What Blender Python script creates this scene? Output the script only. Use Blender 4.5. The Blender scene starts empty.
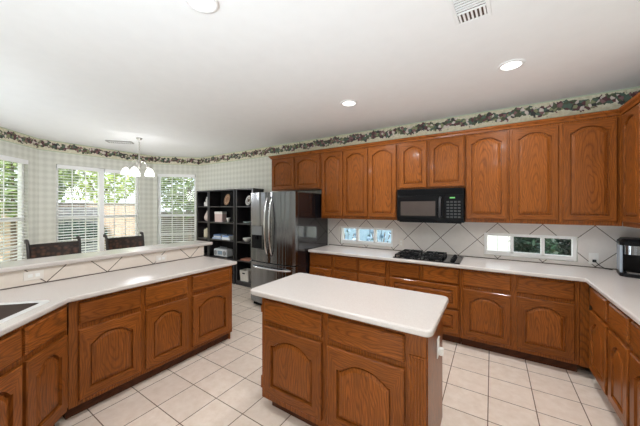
import bpy, bmesh, math, random
from mathutils import Vector, Matrix
from mathutils.geometry import tessellate_polygon
PI = math.pi
random.seed(7)
SC = bpy.context.scene
COL = SC.collection

# ------------------------------------------------------------------ camera
cam_d = bpy.data.cameras.new('camera')
cam = bpy.data.objects.new('camera', cam_d)
COL.objects.link(cam)
cam_d.sensor_width = 36.0
cam_d.lens = 270.0 / 640.0 * 36.0
cam_d.shift_y = -6.0 / 640.0
cam_d.clip_start = 0.02
cam.location = (0, 0, 1.55)
cam.rotation_euler = (PI / 2, 0, math.radians(32.5))
SC.camera = cam

# ------------------------------------------------------------------ world, sun, exposure
SC.view_settings.view_transform = 'Standard'
SC.view_settings.look = 'None'
SC.view_settings.gamma = 1.0
SC.view_settings.use_curve_mapping = False
SC.view_settings.exposure = 0.3
try:
    SC.cycles.max_bounces = 8
    SC.cycles.diffuse_bounces = 5
    SC.cycles.glossy_bounces = 4
    SC.cycles.transparent_max_bounces = 16
    SC.cycles.sample_clamp_indirect = 4.0
    SC.cycles.use_denoising = True
except Exception:
    pass
world = bpy.data.worlds.new('sky')
SC.world = world
world.use_nodes = True
wn = world.node_tree
wn.nodes.clear()
w_out = wn.nodes.new('ShaderNodeOutputWorld')
w_bg = wn.nodes.new('ShaderNodeBackground')
w_sky = wn.nodes.new('ShaderNodeTexSky')
w_sky.sky_type = 'HOSEK_WILKIE'
w_sky.sun_direction = (0.55, -0.45, 0.7)
w_sky.turbidity = 4.0
w_sky.ground_albedo = 0.4
w_mix = wn.nodes.new('ShaderNodeMix')
w_mix.data_type = 'RGBA'
w_mix.inputs[0].default_value = .6
w_mix.inputs[7].default_value = (.86, .93, 1.0, 1)
wn.links.new(w_sky.outputs[0], w_mix.inputs[6])
wn.links.new(w_mix.outputs[2], w_bg.inputs[0])
w_bg.inputs[1].default_value = 2.5
wn.links.new(w_bg.outputs[0], w_out.inputs[0])

def light(name, kind, loc, energy, color=(1, 1, 1), **kw):
    d = bpy.data.lights.new(name, kind)
    d.energy = energy
    d.color = color
    rot = kw.pop('rot', None)
    for k, v in kw.items():
        setattr(d, k, v)
    o = bpy.data.objects.new(name, d)
    COL.objects.link(o)
    o.location = loc
    if rot:
        o.rotation_euler = rot
    return o

sun = light('sun', 'SUN', (3, -3, 9), 5.5, (1, .96, .90), angle=0.02)
sun.rotation_euler = Vector((-0.55, 0.45, -0.75)).to_track_quat('-Z', 'Y').to_euler()
# bounce flash from behind the camera, plus added lights evening out the ceiling
light('flash_fill', 'AREA', (-.75, -1.6, .45), 21, (.78, .905, 1), shape='DISK', size=1.6, rot=(PI - .5, 0, math.radians(-16)), spread=math.radians(120))
light('flash_fill', 'AREA', (-1.3, -2.1, .45), 21, (.80, .91, 1), shape='DISK', size=1.2, rot=(PI - .90, 0, math.radians(-16)), spread=math.radians(80))  # added fill aimed at the back of the ceiling
light('flash_fill', 'AREA', (-3.9, -1.2, .7), 21, (.80, .915, 1), shape='DISK', size=1.8, rot=(PI - .5, 0, math.radians(25)), spread=math.radians(120))  # added fill to brighten the nook ceiling
CAN_ENERGY = 10

# ------------------------------------------------------------------ mesh helpers
class MB:
    def __init__(s):
        s.v = []; s.f = []; s.m = []
    def vert(s, p):
        s.v.append(tuple(p)); return len(s.v) - 1
    def face(s, ids, m=0):
        s.f.append(list(ids)); s.m.append(m)
    def box(s, x0, x1, y0, y1, z0, z1, m=0):
        if x0 > x1: x0, x1 = x1, x0
        if y0 > y1: y0, y1 = y1, y0
        if z0 > z1: z0, z1 = z1, z0
        b = [s.vert(p) for p in ((x0,y0,z0),(x1,y0,z0),(x1,y1,z0),(x0,y1,z0),(x0,y0,z1),(x1,y0,z1),(x1,y1,z1),(x0,y1,z1))]
        for q in ((0,3,2,1),(4,5,6,7),(0,1,5,4),(1,2,6,5),(2,3,7,6),(3,0,4,7)):
            s.face([b[i] for i in q], m)
        return s
    def prism(s, poly, z0, z1, m=0, holes=()):
        loops = [list(poly)] + [list(h) for h in holes]
        flat = [p for l in loops for p in l]
        tris = tessellate_polygon([[Vector((p[0], p[1], 0)) for p in l] for l in loops])
        lo = [s.vert((p[0], p[1], z0)) for p in flat]
        hi = [s.vert((p[0], p[1], z1)) for p in flat]
        if holes:
            for t in tris:
                a, b, c = (Vector((flat[i][0], flat[i][1])) for i in t)
                if (b - a).cross(c - a) < 0: t = (t[0], t[2], t[1])
                s.face([hi[i] for i in t], m); s.face([lo[i] for i in reversed(t)], m)
        else:
            s.face(hi, m); s.face(list(reversed(lo)), m)
        k = 0
        for l in loops:
            n = len(l)
            for i in range(n):
                j = (i + 1) % n
                s.face((lo[k+i], lo[k+j], hi[k+j], hi[k+i]), m)
            k += n
        return s
    def loft(s, loops, m=0, cap0=True, cap1=True, closed=True):
        ids = [[s.vert(p) for p in l] for l in loops]
        n = len(loops[0])
        for a, b in zip(ids, ids[1:]):
            for i in range(n if closed else n - 1):
                j = (i + 1) % n
                s.face((a[i], a[j], b[j], b[i]), m)
        if cap0: s.face(list(reversed(ids[0])), m)
        if cap1: s.face(ids[-1], m)
        return s
    def tube(s, path, r, n=8, m=0, closed=False):
        P = [Vector(p) for p in path]
        R = r if isinstance(r, (list, tuple)) else [r] * len(P)
        loops = []
        prev = None
        for i, p in enumerate(P):
            if closed:
                t = (P[(i+1) % len(P)] - P[i-1]).normalized()
            else:
                t = (P[min(i+1, len(P)-1)] - P[max(i-1, 0)]).normalized()
            if prev is None:
                u = t.orthogonal().normalized()
            else:
                u = (prev - t * prev.dot(t))
                u = u.normalized() if u.length > 1e-6 else t.orthogonal().normalized()
            prev = u
            w = t.cross(u)
            loops.append([p + (u * math.cos(2*PI*k/n) + w * math.sin(2*PI*k/n)) * R[i] for k in range(n)])
        if closed: loops.append(loops[0])
        return s.loft(loops, m, not closed, not closed)
    def lathe(s, prof, c=(0,0,0), n=20, m=0, cap=True):
        loops = [[(c[0] + r*math.cos(2*PI*k/n), c[1] + r*math.sin(2*PI*k/n), c[2] + z) for k in range(n)] for r, z in prof]
        return s.loft(loops, m, cap, cap)
    def ball(s, c, r, n=12, m=0, sz=1.0):
        k = 7
        return s.lathe([(max(r*math.sin(PI*i/k), r*.02), -r*sz*math.cos(PI*i/k)) for i in range(k+1)], c, n, m)
    def obj(s, name, mats, parent=None, loc=(0,0,0), rot=0, bevel=0, seg=2, smooth=False):
        me = bpy.data.meshes.new(name)
        me.from_pydata(s.v, [], s.f)
        mats = mats if isinstance(mats, (list, tuple)) else [mats]
        for q in mats: me.materials.append(q)
        for p, mi in zip(me.polygons, s.m):
            p.material_index = mi
            p.use_smooth = smooth
        bm = bmesh.new(); bm.from_mesh(me)
        bmesh.ops.recalc_face_normals(bm, faces=bm.faces)
        bm.to_mesh(me); bm.free()
        me.update()
        o = bpy.data.objects.new(name, me)
        COL.objects.link(o)
        o.location = loc
        o.rotation_euler = (0, 0, rot) if not isinstance(rot, (tuple, list)) else rot
        if parent is not None: o.parent = parent
        if bevel:
            b = o.modifiers.new('bevel', 'BEVEL')
            b.width = bevel; b.segments = seg; b.limit_method = 'ANGLE'; b.angle_limit = math.radians(40)
            if seg > 1:
                for p in me.polygons: p.use_smooth = True
                b.harden_normals = True
        return o

def thing(name, label, cat, loc=(0,0,0), rot=0, group=None):
    o = bpy.data.objects.new(name, None)
    o.empty_display_size = .05
    COL.objects.link(o)
    o.location = loc
    o.rotation_euler = (0, 0, rot)
    return tag(o, label, cat, group)

def tag(o, label, cat, group=None, kind=None):
    o['label'] = label; o['category'] = cat
    if group: o['group'] = group
    if kind: o['kind'] = kind
    return o

def struct(o, label=None):
    o['kind'] = 'structure'
    if label: o['label'] = label
    return o

def children(o):
    return [c for c in bpy.data.objects if c.parent is o]

def copy_tree(o, parent=None):
    c = o.copy(); COL.objects.link(c)
    if parent is not None: c.parent = parent
    for ch in children(o):
        copy_tree(ch, c)
    return c

# ------------------------------------------------------------------ materials
class NT:
    def __init__(s, name):
        s.mat = bpy.data.materials.new(name)
        s.mat.use_nodes = True
        s.t = s.mat.node_tree
        s.b = s.t.nodes['Principled BSDF']
    def n(s, typ, **kw):
        q = s.t.nodes.new(typ)
        for k, v in kw.items(): setattr(q, k, v)
        return q
    def l(s, a, b): s.t.links.new(a, b)
    def math(s, op, a, b=None, c=None):
        q = s.n('ShaderNodeMath', operation=op)
        for i, v in enumerate((a, b, c)):
            if v is None: continue
            if isinstance(v, (int, float)): q.inputs[i].default_value = v
            else: s.l(v, q.inputs[i])
        return q.outputs[0]
    def mix(s, fac, a, b, mode='MIX'):
        q = s.n('ShaderNodeMix', data_type='RGBA', blend_type=mode)
        for sock, v in ((q.inputs[0], fac), (q.inputs[6], a), (q.inputs[7], b)):
            if isinstance(v, (int, float)): sock.default_value = v
            elif isinstance(v, (tuple, list)): sock.default_value = (v[0], v[1], v[2], 1)
            else: s.l(v, sock)
        return q.outputs[2]
    def ramp(s, fac, stops, interp='LINEAR'):
        q = s.n('ShaderNodeValToRGB')
        q.color_ramp.interpolation = interp
        e = q.color_ramp.elements
        while len(e) < len(stops): e.new(0.5)
        for el, (p, c) in zip(e, stops):
            el.position = p
            el.color = (c, c, c, 1) if isinstance(c, (int, float)) else (c[0], c[1], c[2], 1)
        s.l(fac, q.inputs[0])
        return q.outputs[0]
    def coord(s, which='Object'):
        return s.n('ShaderNodeTexCoord').outputs[which]
    def mapping(s, vec, scale=(1,1,1), loc=(0,0,0), rot=(0,0,0)):
        q = s.n('ShaderNodeMapping')
        s.l(vec, q.inputs[0])
        q.inputs['Scale'].default_value = scale
        q.inputs['Location'].default_value = loc
        q.inputs['Rotation'].default_value = rot
        return q.outputs[0]
    def noise(s, vec, scale, detail=3, rough=.5):
        q = s.n('ShaderNodeTexNoise')
        q.inputs['Scale'].default_value = scale
        q.inputs['Detail'].default_value = detail
        q.inputs['Roughness'].default_value = rough
        if vec is not None: s.l(vec, q.inputs['Vector'])
        return q.outputs[0]
    def base(s, v):
        if isinstance(v, (tuple, list)): s.b.inputs['Base Color'].default_value = (v[0], v[1], v[2], 1)
        else: s.l(v, s.b.inputs['Base Color'])
    def set(s, **kw):
        for k, v in kw.items():
            s.b.inputs[k.replace('_', ' ')].default_value = v
        return s
    def bump(s, h, strength=.2, dist=.01):
        q = s.n('ShaderNodeBump')
        q.inputs['Strength'].default_value = strength
        q.inputs['Distance'].default_value = dist
        s.l(h, q.inputs['Height'])
        s.l(q.outputs[0], s.b.inputs['Normal'])

def srgb(r, g, b):
    f = lambda c: (c/255/12.92) if c/255 <= .04045 else ((c/255 + .055)/1.055)**2.4
    return (f(r), f(g), f(b))

def plain(name, c, rough=.5, metal=0, spec=None, var=0.06, **kw):
    t = NT(name)
    nz = t.noise(t.coord(), 9, 2)
    f = t.ramp(nz, [(.3, 0), (.7, 1)])
    t.base(t.mix(f, tuple(x*(1-var) for x in c), tuple(min(1, x*(1+var)) for x in c)))
    t.set(Roughness=rough, Metallic=metal)
    if spec is not None: t.b.inputs['Specular IOR Level'].default_value = spec
    t.set(**kw)
    return t.mat

def wood(name, axis, light_c, dark_c, rough=.3):
    """oak with cathedral figure; axis = grain direction in object space ('x' or 'z')."""
    t = NT(name)
    co = t.coord()
    rnd = t.n('ShaderNodeObjectInfo').outputs['Random']
    sep = t.n('ShaderNodeSeparateXYZ'); t.l(co, sep.inputs[0])
    if axis == 'z': g, a, b = sep.outputs[2], sep.outputs[0], sep.outputs[1]
    else: g, a, b = sep.outputs[0], sep.outputs[2], sep.outputs[1]
    off = t.math('MULTIPLY', rnd, 7.3)
    # stretched noise that bends the rings
    cv = t.n('ShaderNodeCombineXYZ')
    t.l(t.math('ADD', t.math('MULTIPLY', a, 5.0), off), cv.inputs[0])
    t.l(t.math('MULTIPLY', b, 5.0), cv.inputs[1])
    t.l(t.math('MULTIPLY', t.math('ADD', g, off), 1.6), cv.inputs[2])
    nz = t.noise(cv.outputs[0], 1.0, 3)
    nzc = t.math('SUBTRACT', nz, .5)
    ax = t.math('ADD', t.math('SUBTRACT', a, t.math('ADD', t.math('MULTIPLY', rnd, .12), .15 if axis == 'z' else .02)), t.math('MULTIPLY', nzc, .22))
    tilt = t.math('ADD', t.math('MULTIPLY', t.math('SUBTRACT', g, t.math('MULTIPLY', rnd, .5)), .16), t.math('ADD', t.math('MULTIPLY', nzc, .05), t.math('MULTIPLY', b, .5)))
    r = t.math('SQRT', t.math('ADD', t.math('MULTIPLY', ax, ax), t.math('MULTIPLY', tilt, tilt)))
    wave = t.math('FRACT', t.math('MULTIPLY', r, 62.0))
    ring = t.ramp(wave, [(0, 1), (.25, .15), (.7, 0), (.92, .55), (1, 1)])
    # pores: very stretched
    pv = t.n('ShaderNodeCombineXYZ')
    t.l(t.math('MULTIPLY', a, 240.0), pv.inputs[0])
    t.l(t.math('MULTIPLY', b, 240.0), pv.inputs[1])
    t.l(t.math('MULTIPLY', t.math('ADD', g, off), 9.0), pv.inputs[2])
    pore = t.ramp(t.noise(pv.outputs[0], 1.0, 2), [(.42, 0), (.68, 1)])
    tone = t.ramp(t.noise(cv.outputs[0], .45, 2), [(.3, 0), (.7, 1)])
    c = t.mix(t.math('MULTIPLY', ring, .66), light_c, dark_c)
    c = t.mix(t.math('MULTIPLY', pore, .62), c, dark_c)
    c = t.mix(t.math('MULTIPLY', tone, .5), c, tuple(x*.5 for x in light_c))
    c = t.mix(t.math('MULTIPLY', t.math('FRACT', t.math('MULTIPLY', rnd, 13.7)), .30), c, dark_c)
    t.base(c)
    t.set(Roughness=rough)
    t.b.inputs['Specular IOR Level'].default_value = .12
    t.b.inputs['Coat Weight'].default_value = .16
    t.b.inputs['Coat Roughness'].default_value = .1
    t.bump(t.math('ADD', ring, pore), .06, .002)
    return t.mat

OAK_L = srgb(164, 93, 37)
OAK_D = srgb(66, 33, 14)
M = {}
M['oak_v'] = wood('oak_upright_grain', 'z', OAK_L, OAK_D)
M['oak_h'] = wood('oak_level_grain', 'x', OAK_L, OAK_D)
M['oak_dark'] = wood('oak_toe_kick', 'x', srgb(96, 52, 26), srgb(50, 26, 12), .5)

def mat_counter():
    t = NT('solid_surface_worktop')
    nz = t.noise(t.coord(), 260, 2)
    f = t.ramp(nz, [(.35, 0), (.65, 1)])
    t.base(t.mix(f, srgb(193, 184, 178), srgb(203, 195, 189)))
    t.set(Roughness=.22)
    return t.mat
M['counter'] = mat_counter()

def mat_floor():
    t = NT('ceramic_floor_tile')
    co = t.coord()
    sep = t.n('ShaderNodeSeparateXYZ'); t.l(co, sep.inputs[0])
    PX, PY, g = .310, .303, .0034
    fx = t.math('DIVIDE', t.math('SUBTRACT', sep.outputs[0], .594 - 40*PX), PX)
    fy = t.math('DIVIDE', t.math('SUBTRACT', sep.outputs[1], 2.0 - 40*PY), PY)
    ex = t.math('ABSOLUTE', t.math('SUBTRACT', t.math('FRACT', t.math('ADD', fx, .5)), .5))
    ey = t.math('ABSOLUTE', t.math('SUBTRACT', t.math('FRACT', t.math('ADD', fy, .5)), .5))
    gr = t.math('LESS_THAN', t.math('MINIMUM', ex, ey), g / .306)
    cell = t.n('ShaderNodeCombineXYZ')
    t.l(t.math('FLOOR', fx), cell.inputs[0]); t.l(t.math('FLOOR', fy), cell.inputs[1])
    wn_ = t.n('ShaderNodeTexWhiteNoise'); t.l(cell.outputs[0], wn_.inputs['Vector'])
    mott = t.noise(co, 14, 4, .6)
    c = t.mix(t.ramp(mott, [(.3, 0), (.72, 1)]), srgb(222, 203, 186), srgb(238, 223, 210))
    c = t.mix(t.math('MULTIPLY', wn_.outputs['Value'], .25), c, srgb(196, 178, 162))
    c = t.mix(gr, c, srgb(110, 88, 72))
    t.base(c)
    t.l(t.math('ADD', t.math('MULTIPLY', gr, .5), .28), t.b.inputs['Roughness'])
    t.bump(t.math('SUBTRACT', 1.0, gr), .3, .002)
    return t.mat
M['floor'] = mat_floor()

def mat_splash(name, ax, x0, ztop, base):
    """12 inch wall tile laid on the diagonal; dark grout; ax = object axis along the wall."""
    t = NT(name)
    sep = t.n('ShaderNodeSeparateXYZ'); t.l(t.coord(), sep.inputs[0])
    D = .428
    u = t.math('SUBTRACT', sep.outputs[ax], x0 - 20*D)
    z = t.math('SUBTRACT', sep.outputs[2], ztop - 20*D)
    a = t.math('DIVIDE', t.math('ADD', u, z), D)
    b = t.math('DIVIDE', t.math('SUBTRACT', t.math('ADD', u, 40*D), z), D)
    ea = t.math('ABSOLUTE', t.math('SUBTRACT', t.math('FRACT', t.math('ADD', a, .5)), .5))
    eb = t.math('ABSOLUTE', t.math('SUBTRACT', t.math('FRACT', t.math('ADD', b, .5)), .5))
    gr = t.math('LESS_THAN', t.math('MINIMUM', ea, eb), .0115)
    low = t.math('LESS_THAN', sep.outputs[2], .921)
    gr = t.math('MAXIMUM', gr, low)
    mott = t.ramp(t.noise(t.coord(), 10, 4, .6), [(.3, 0), (.7, 1)])
    c = t.mix(mott, tuple(x*.93 for x in base), base)
    c = t.mix(gr, c, srgb(84, 70, 62))
    t.base(c)
    t.set(Roughness=.3)
    return t.mat
M['splash_back'] = mat_splash('diagonal_splash_tile', 0, .057, 1.352, srgb(228, 222, 217))
M['splash_pen'] = mat_splash('diagonal_bar_tile', 1, .681, .917, srgb(226, 214, 202))

def mat_wallpaper():
    t = NT('check_wallpaper')
    sep = t.n('ShaderNodeSeparateXYZ'); t.l(t.coord(), sep.inputs[0])
    u = sep.outputs[0]; z = sep.outputs[2]
    P = .11
    sa = t.math('SINE', t.math('MULTIPLY', u, 2*PI/P))
    sb = t.math('SINE', t.math('MULTIPLY', z, 2*PI/P))
    chk = t.math('ADD', t.math('MULTIPLY', t.math('ADD', sa, sb), .25), .5)
    fine = t.noise(t.coord(), 60, 2)
    f = t.math('ADD', t.math('MULTIPLY', chk, .75), t.math('MULTIPLY', fine, .25))
    t.base(t.mix(t.ramp(f, [(.25, 0), (.75, 1)]), srgb(210, 210, 200), srgb(226, 226, 217)))
    t.set(Roughness=.75)
    return t.mat
M['wallpaper'] = mat_wallpaper()

def mat_border():
    t = NT('floral_wallpaper_border')
    co = t.coord()
    sep = t.n('ShaderNodeSeparateXYZ'); t.l(co, sep.inputs[0])
    u = sep.outputs[0]; z = sep.outputs[2]
    vv = t.n('ShaderNodeCombineXYZ'); t.l(u, vv.inputs[0]); t.l(z, vv.inputs[1])
    warp = t.noise(vv.outputs[0], 22, 2)
    centre = t.math('ADD', t.math('MULTIPLY', t.math('SINE', t.math('MULTIPLY', u, 2*PI/.36)), .016), .108)
    dist = t.math('ABSOLUTE', t.math('SUBTRACT', z, centre))
    body = t.math('LESS_THAN', t.math('ADD', dist, t.math('MULTIPLY', t.math('SUBTRACT', warp, .5), .11)), .052)
    vor = t.n('ShaderNodeTexVoronoi', feature='F1'); t.l(vv.outputs[0], vor.inputs['Vector'])
    vor.inputs['Scale'].default_value = 30
    sc = t.n('ShaderNodeSeparateColor'); t.l(vor.outputs['Color'], sc.inputs[0])
    petals = t.ramp(sc.outputs[0], [(0, srgb(88, 96, 74)), (.2, srgb(104, 66, 70)), (.34, srgb(150, 154, 116)), (.48, srgb(66, 66, 64)), (.60, srgb(146, 108, 108)), (.70, srgb(226, 214, 204)), (.84, srgb(92, 112, 98))], 'CONSTANT')
    shade = t.ramp(vor.outputs['Distance'], [(0, 1.0), (1, .35)])
    petals = t.mix(.5, petals, t.mix(1.0, petals, shade, 'MULTIPLY'))
    bg = t.mix(t.ramp(t.noise(vv.outputs[0], 30, 3), [(.35, 0), (.65, 1)]), srgb(206, 200, 172), srgb(226, 222, 200))
    c = t.mix(body, bg, petals)
    edge = t.math('MAXIMUM', t.math('GREATER_THAN', z, .187), t.math('LESS_THAN', z, .012))
    c = t.mix(edge, c, srgb(186, 200, 176))
    t.base(c)
    t.set(Roughness=.7)
    return t.mat
M['border'] = mat_border()

M['ceiling'] = plain('ceiling_paint', srgb(246, 246, 246), .85, var=.01)
M['white_paint'] = plain('white_trim_paint', srgb(248, 248, 248), .4, var=.01)
M['white_plastic'] = plain('white_plastic', srgb(238, 237, 234), .35, var=.01)
M['almond'] = plain('almond_plastic', srgb(228, 221, 213), .35, var=.01)
M['grey_plastic'] = plain('grey_plastic', srgb(120, 122, 124), .4)
def mat_steel():
    t = NT('brushed_steel')
    co = t.coord()
    t.base((.22, .225, .235))
    t.set(Roughness=.2, Metallic=1.0)
    n1 = t.noise(t.mapping(co, (9, 9, .25)), 1.0, 2)
    n2 = t.noise(t.mapping(co, (160, 160, 1.5)), 1.0, 1)
    t.bump(t.math('ADD', n1, t.math('MULTIPLY', n2, .02)), .6, .03)
    return t.mat
M['steel'] = mat_steel()
M['bright_steel'] = plain('polished_steel', (.72, .73, .75), .16, 1, var=.02)
M['fridge_side'] = plain('black_side_panel', (.008, .008, .010), .09, spec=1.0, var=.02)
M['black_gloss'] = plain('black_gloss', (.006, .006, .007), .12, spec=.15, var=.02)
M['black_satin'] = plain('black_satin', (.008, .008, .009), .4, spec=.1, var=.05)
M['iron'] = plain('cast_iron', (.008, .008, .009), .5, spec=.25, var=.1)
M['dark_glass'] = plain('smoked_glass', srgb(70, 60, 56), .12)
M['sink'] = plain('dark_sink_basin', srgb(92, 80, 74), .35)
M['bookcase'] = plain('black_brown_laminate', srgb(34, 31, 33), .28, var=.15)  # frame tone lifted to stand in for gloss on its edges
M['bookback'] = plain('black_brown_backboard', srgb(16, 15, 16), .6, spec=.2, var=.15)  # shelf interior shade put into a darker back colour
M['stool'] = plain('dark_stool_frame', srgb(46, 38, 34), .4, var=.1)
M['nickel'] = plain('brushed_nickel', (.62, .60, .56), .3, 1, var=.02)
M['green_led'] = None

def mat_carved():
    t = NT('carved_bronze_leather')
    v = t.n('ShaderNodeTexVoronoi', feature='F1'); t.l(t.coord(), v.inputs['Vector']); v.inputs['Scale'].default_value = 22
    f = t.ramp(v.outputs['Distance'], [(.1, 1), (.6, 0)])
    t.base(t.mix(f, srgb(44, 32, 28), srgb(104, 70, 54)))
    t.set(Roughness=.45)
    t.bump(f, .5, .004)
    return t.mat
M['carved'] = mat_carved()

def mat_emit(name, c, s):
    t = NT(name)
    t.base(c)
    t.b.inputs['Emission Color'].default_value = (c[0], c[1], c[2], 1)
    t.b.inputs['Emission Strength'].default_value = s
    return t.mat
M['bulb'] = mat_emit('lit_lens', (1, .98, .94), 3.0)
M['shade'] = mat_emit('lit_frosted_glass', (1, .99, .96), 1.6)
M['led'] = mat_emit('green_display', (.16, .5, .14), .05)

def mat_glass():
    t = NT('window_glass')
    t.t.nodes.remove(t.b)
    tr = t.n('ShaderNodeBsdfTransparent'); gl = t.n('ShaderNodeBsdfGlossy')
    gl.inputs['Roughness'].default_value = .02
    lw = t.n('ShaderNodeLayerWeight'); lw.inputs['Blend'].default_value = .5
    fac = t.math('ADD', t.math('MULTIPLY', t.math('POWER', lw.outputs['Facing'], 5.0), .5), .02)
    mx = t.n('ShaderNodeMixShader')
    t.l(fac, mx.inputs[0]); t.l(tr.outputs[0], mx.inputs[1]); t.l(gl.outputs[0], mx.inputs[2])
    t.l(mx.outputs[0], t.t.nodes['Material Output'].inputs[0])
    return t.mat
M['glass'] = mat_glass()

def mat_leaf(name, a, b, c=None):
    t = NT(name)
    f = t.noise(t.coord(), 2.2, 4, .7)
    stops = [(.35, a), (.6, b)]
    if c: stops.append((.75, c))
    t.base(t.ramp(f, stops))
    t.set(Roughness=.5)
    return t.mat
M['leaf_light'] = mat_leaf('sunlit_leaves', srgb(120, 150, 66), srgb(190, 205, 120), srgb(225, 230, 170))
M['leaf_mid'] = mat_leaf('green_leaves', srgb(86, 112, 66), srgb(140, 160, 100), srgb(205, 214, 180))
M['leaf_dark'] = mat_leaf('dark_leaves', srgb(22, 46, 40), srgb(44, 76, 58), srgb(140, 160, 110))
M['leaf_blue'] = mat_leaf('blue_grey_leaves', srgb(96, 128, 156), srgb(150, 176, 200), srgb(200, 214, 226))
M['bark'] = plain('bark', srgb(92, 76, 62), .9, var=.2)
M['lawn'] = mat_leaf('lawn_grass', srgb(150, 160, 96), srgb(190, 194, 130), srgb(206, 196, 160))

def mat_boards(name, a, b, axis=0, pitch=.14):
    t = NT(name)
    sep = t.n('ShaderNodeSeparateXYZ'); t.l(t.coord(), sep.inputs[0])
    q = t.math('FRACT', t.math('DIVIDE', t.math('ADD', sep.outputs[axis], 50.0), pitch))
    gap = t.math('LESS_THAN', q, .06)
    f = t.noise(t.coord(), 5, 3)
    t.base(t.mix(gap, t.mix(t.ramp(f, [(.3, 0), (.7, 1)]), a, b), tuple(x*.35 for x in a)))
    t.set(Roughness=.8)
    return t.mat
M['fence_tan'] = mat_boards('tan_fence_boards', srgb(196, 170, 150), srgb(222, 200, 184))
M['fence_shaded'] = mat_boards('shaded_fence_boards', srgb(84, 78, 70), srgb(110, 104, 92), 2, .16)  # shade of the tree put into the grey board colour
M['fence_white'] = mat_boards('white_fence_boards', srgb(226, 230, 236), srgb(238, 240, 244), 0, .2)
M['fence_skylit'] = mat_boards('skylit_fence_boards', srgb(120, 150, 176), srgb(150, 176, 198), 0, .35)  # pale blue puts sky light into a white fence's colour
M['stucco'] = plain('pale_stucco', srgb(224, 214, 204), .9, var=.05)
M['roof'] = plain('grey_shingle', srgb(150, 146, 142), .9, var=.15)
M['shed'] = plain('grey_shed_siding', srgb(150, 152, 156), .8, var=.05)

# ------------------------------------------------------------------ room shell
H = 2.743; WT = .14
XR, YB, XL, YF = 1.335, 3.945, -5.2, -2.6
BR0, BR1 = (-5.92, YB), (-6.65, 3.215)
BL0, BL1 = (-6.65, 1.33), (-5.2, -.12)
PLAN = [(XR, YF), (XR, YB), BR0, BR1, BL0, BL1, (XL, YF)]
cen = Vector((-2.6, 1.2))
OUT = []
def offset_poly(poly, d):
    """move every corner by d to the left of travel (inside for CCW)"""
    n = len(poly); res = []
    for i in range(n):
        p0, p1, p2 = (Vector(poly[(i+k) % n][:2]) for k in (-1, 0, 1))
        a = p1 - p0; b = p2 - p1
        if a.length < 1e-9: a = b
        if b.length < 1e-9: b = a
        a.normalize(); b.normalize()
        na = Vector((-a.y, a.x)); nb = Vector((-b.y, b.x))
        m = na + nb
        if m.length < 1e-6: m = na
        m.normalize()
        res.append(tuple(p1 + m * (d / max(.35, m.dot(na)))))
    return res
OUTER = offset_poly(PLAN, -WT)
struct(MB().prism(OUTER, -.12, 0).obj('floor', M['floor']))
struct(MB().prism(OUTER, H, H + .2).obj('ceiling', M['ceiling']))

def wall(name, p0, p1, holes=(), mat='wallpaper', ext0=0, ext1=0, label=None):
    """p0 -> p1 as seen left to right from inside; local x along, y outward, z up."""
    a = Vector(p0); b = Vector(p1); L = (b - a).length
    ang = math.atan2(b.y - a.y, b.x - a.x)
    xs = sorted({-ext0, L + ext1, *[h[0] for h in holes], *[h[1] for h in holes]})
    zs = sorted({0, H, *[h[2] for h in holes], *[h[3] for h in holes]})
    mb = MB()
    nx, nz = len(xs), len(zs)
    def solid(i, k):
        if i < 0 or k < 0 or i >= nx-1 or k >= nz-1: return False
        cx, cz = (xs[i]+xs[i+1])/2, (zs[k]+zs[k+1])/2
        return not any(h[0] < cx < h[1] and h[2] < cz < h[3] for h in holes)
    idx = {}
    def V(i, y, k):
        if (i, y, k) not in idx: idx[(i, y, k)] = mb.vert((xs[i], y*WT, zs[k]))
        return idx[(i, y, k)]
    for i in range(nx-1):
        for k in range(nz-1):
            if not solid(i, k): continue
            mb.face((V(i,0,k), V(i+1,0,k), V(i+1,0,k+1), V(i,0,k+1)))
            mb.face((V(i,1,k), V(i,1,k+1), V(i+1,1,k+1), V(i+1,1,k)))
            if not solid(i-1, k): mb.face((V(i,0,k), V(i,0,k+1), V(i,1,k+1), V(i,1,k)))
            if not solid(i+1, k): mb.face((V(i+1,0,k), V(i+1,1,k), V(i+1,1,k+1), V(i+1,0,k+1)))
            if not solid(i, k-1): mb.face((V(i,0,k), V(i,1,k), V(i+1,1,k), V(i+1,0,k)))
            if not solid(i, k+1): mb.face((V(i,0,k+1), V(i+1,0,k+1), V(i+1,1,k+1), V(i,1,k+1)))
    return struct(mb.obj(name, M[mat], None, (a.x, a.y, 0), ang), label), ang

R2 = math.sqrt(.5)
WZ0, WZ1 = .45, 2.33
# window openings in each wall's own run (metres from its left end seen from inside)
LB = (Vector(BR0) - Vector(BR1)).length
h_back = [(-2.12 + 5.92, -1.234 + 5.92, .957, 1.235), (-.084 + 5.92, .777 + 5.92, .957, 1.230)]
h_br = [(.085, .92, WZ0, WZ1)]
h_bm = [(1.553 - 1.33, 2.925 - 1.33, WZ0, WZ1)]
LL = (Vector(BL0) - Vector(BL1)).length
h_bl = [(LL - .215 - .95, LL - .215, WZ0, WZ1)]
_, ang_back = wall('wall_back', BR0, (XR, YB), h_back, ext1=WT)
_, ang_right = wall('wall_right', (XR, YB), (XR, YF))
_, ang_br = wall('wall_bay_right', BR1, BR0, h_br)
_, ang_bm = wall('wall_bay_middle', BL0, BR1, h_bm)
_, ang_bl = wall('wall_bay_left', BL1, BL0, h_bl)
_, ang_left = wall('wall_left', (XL, YF), BL1)
wall('wall_front', (XR, YF), (XL, YF), ext0=WT, ext1=WT)

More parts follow.
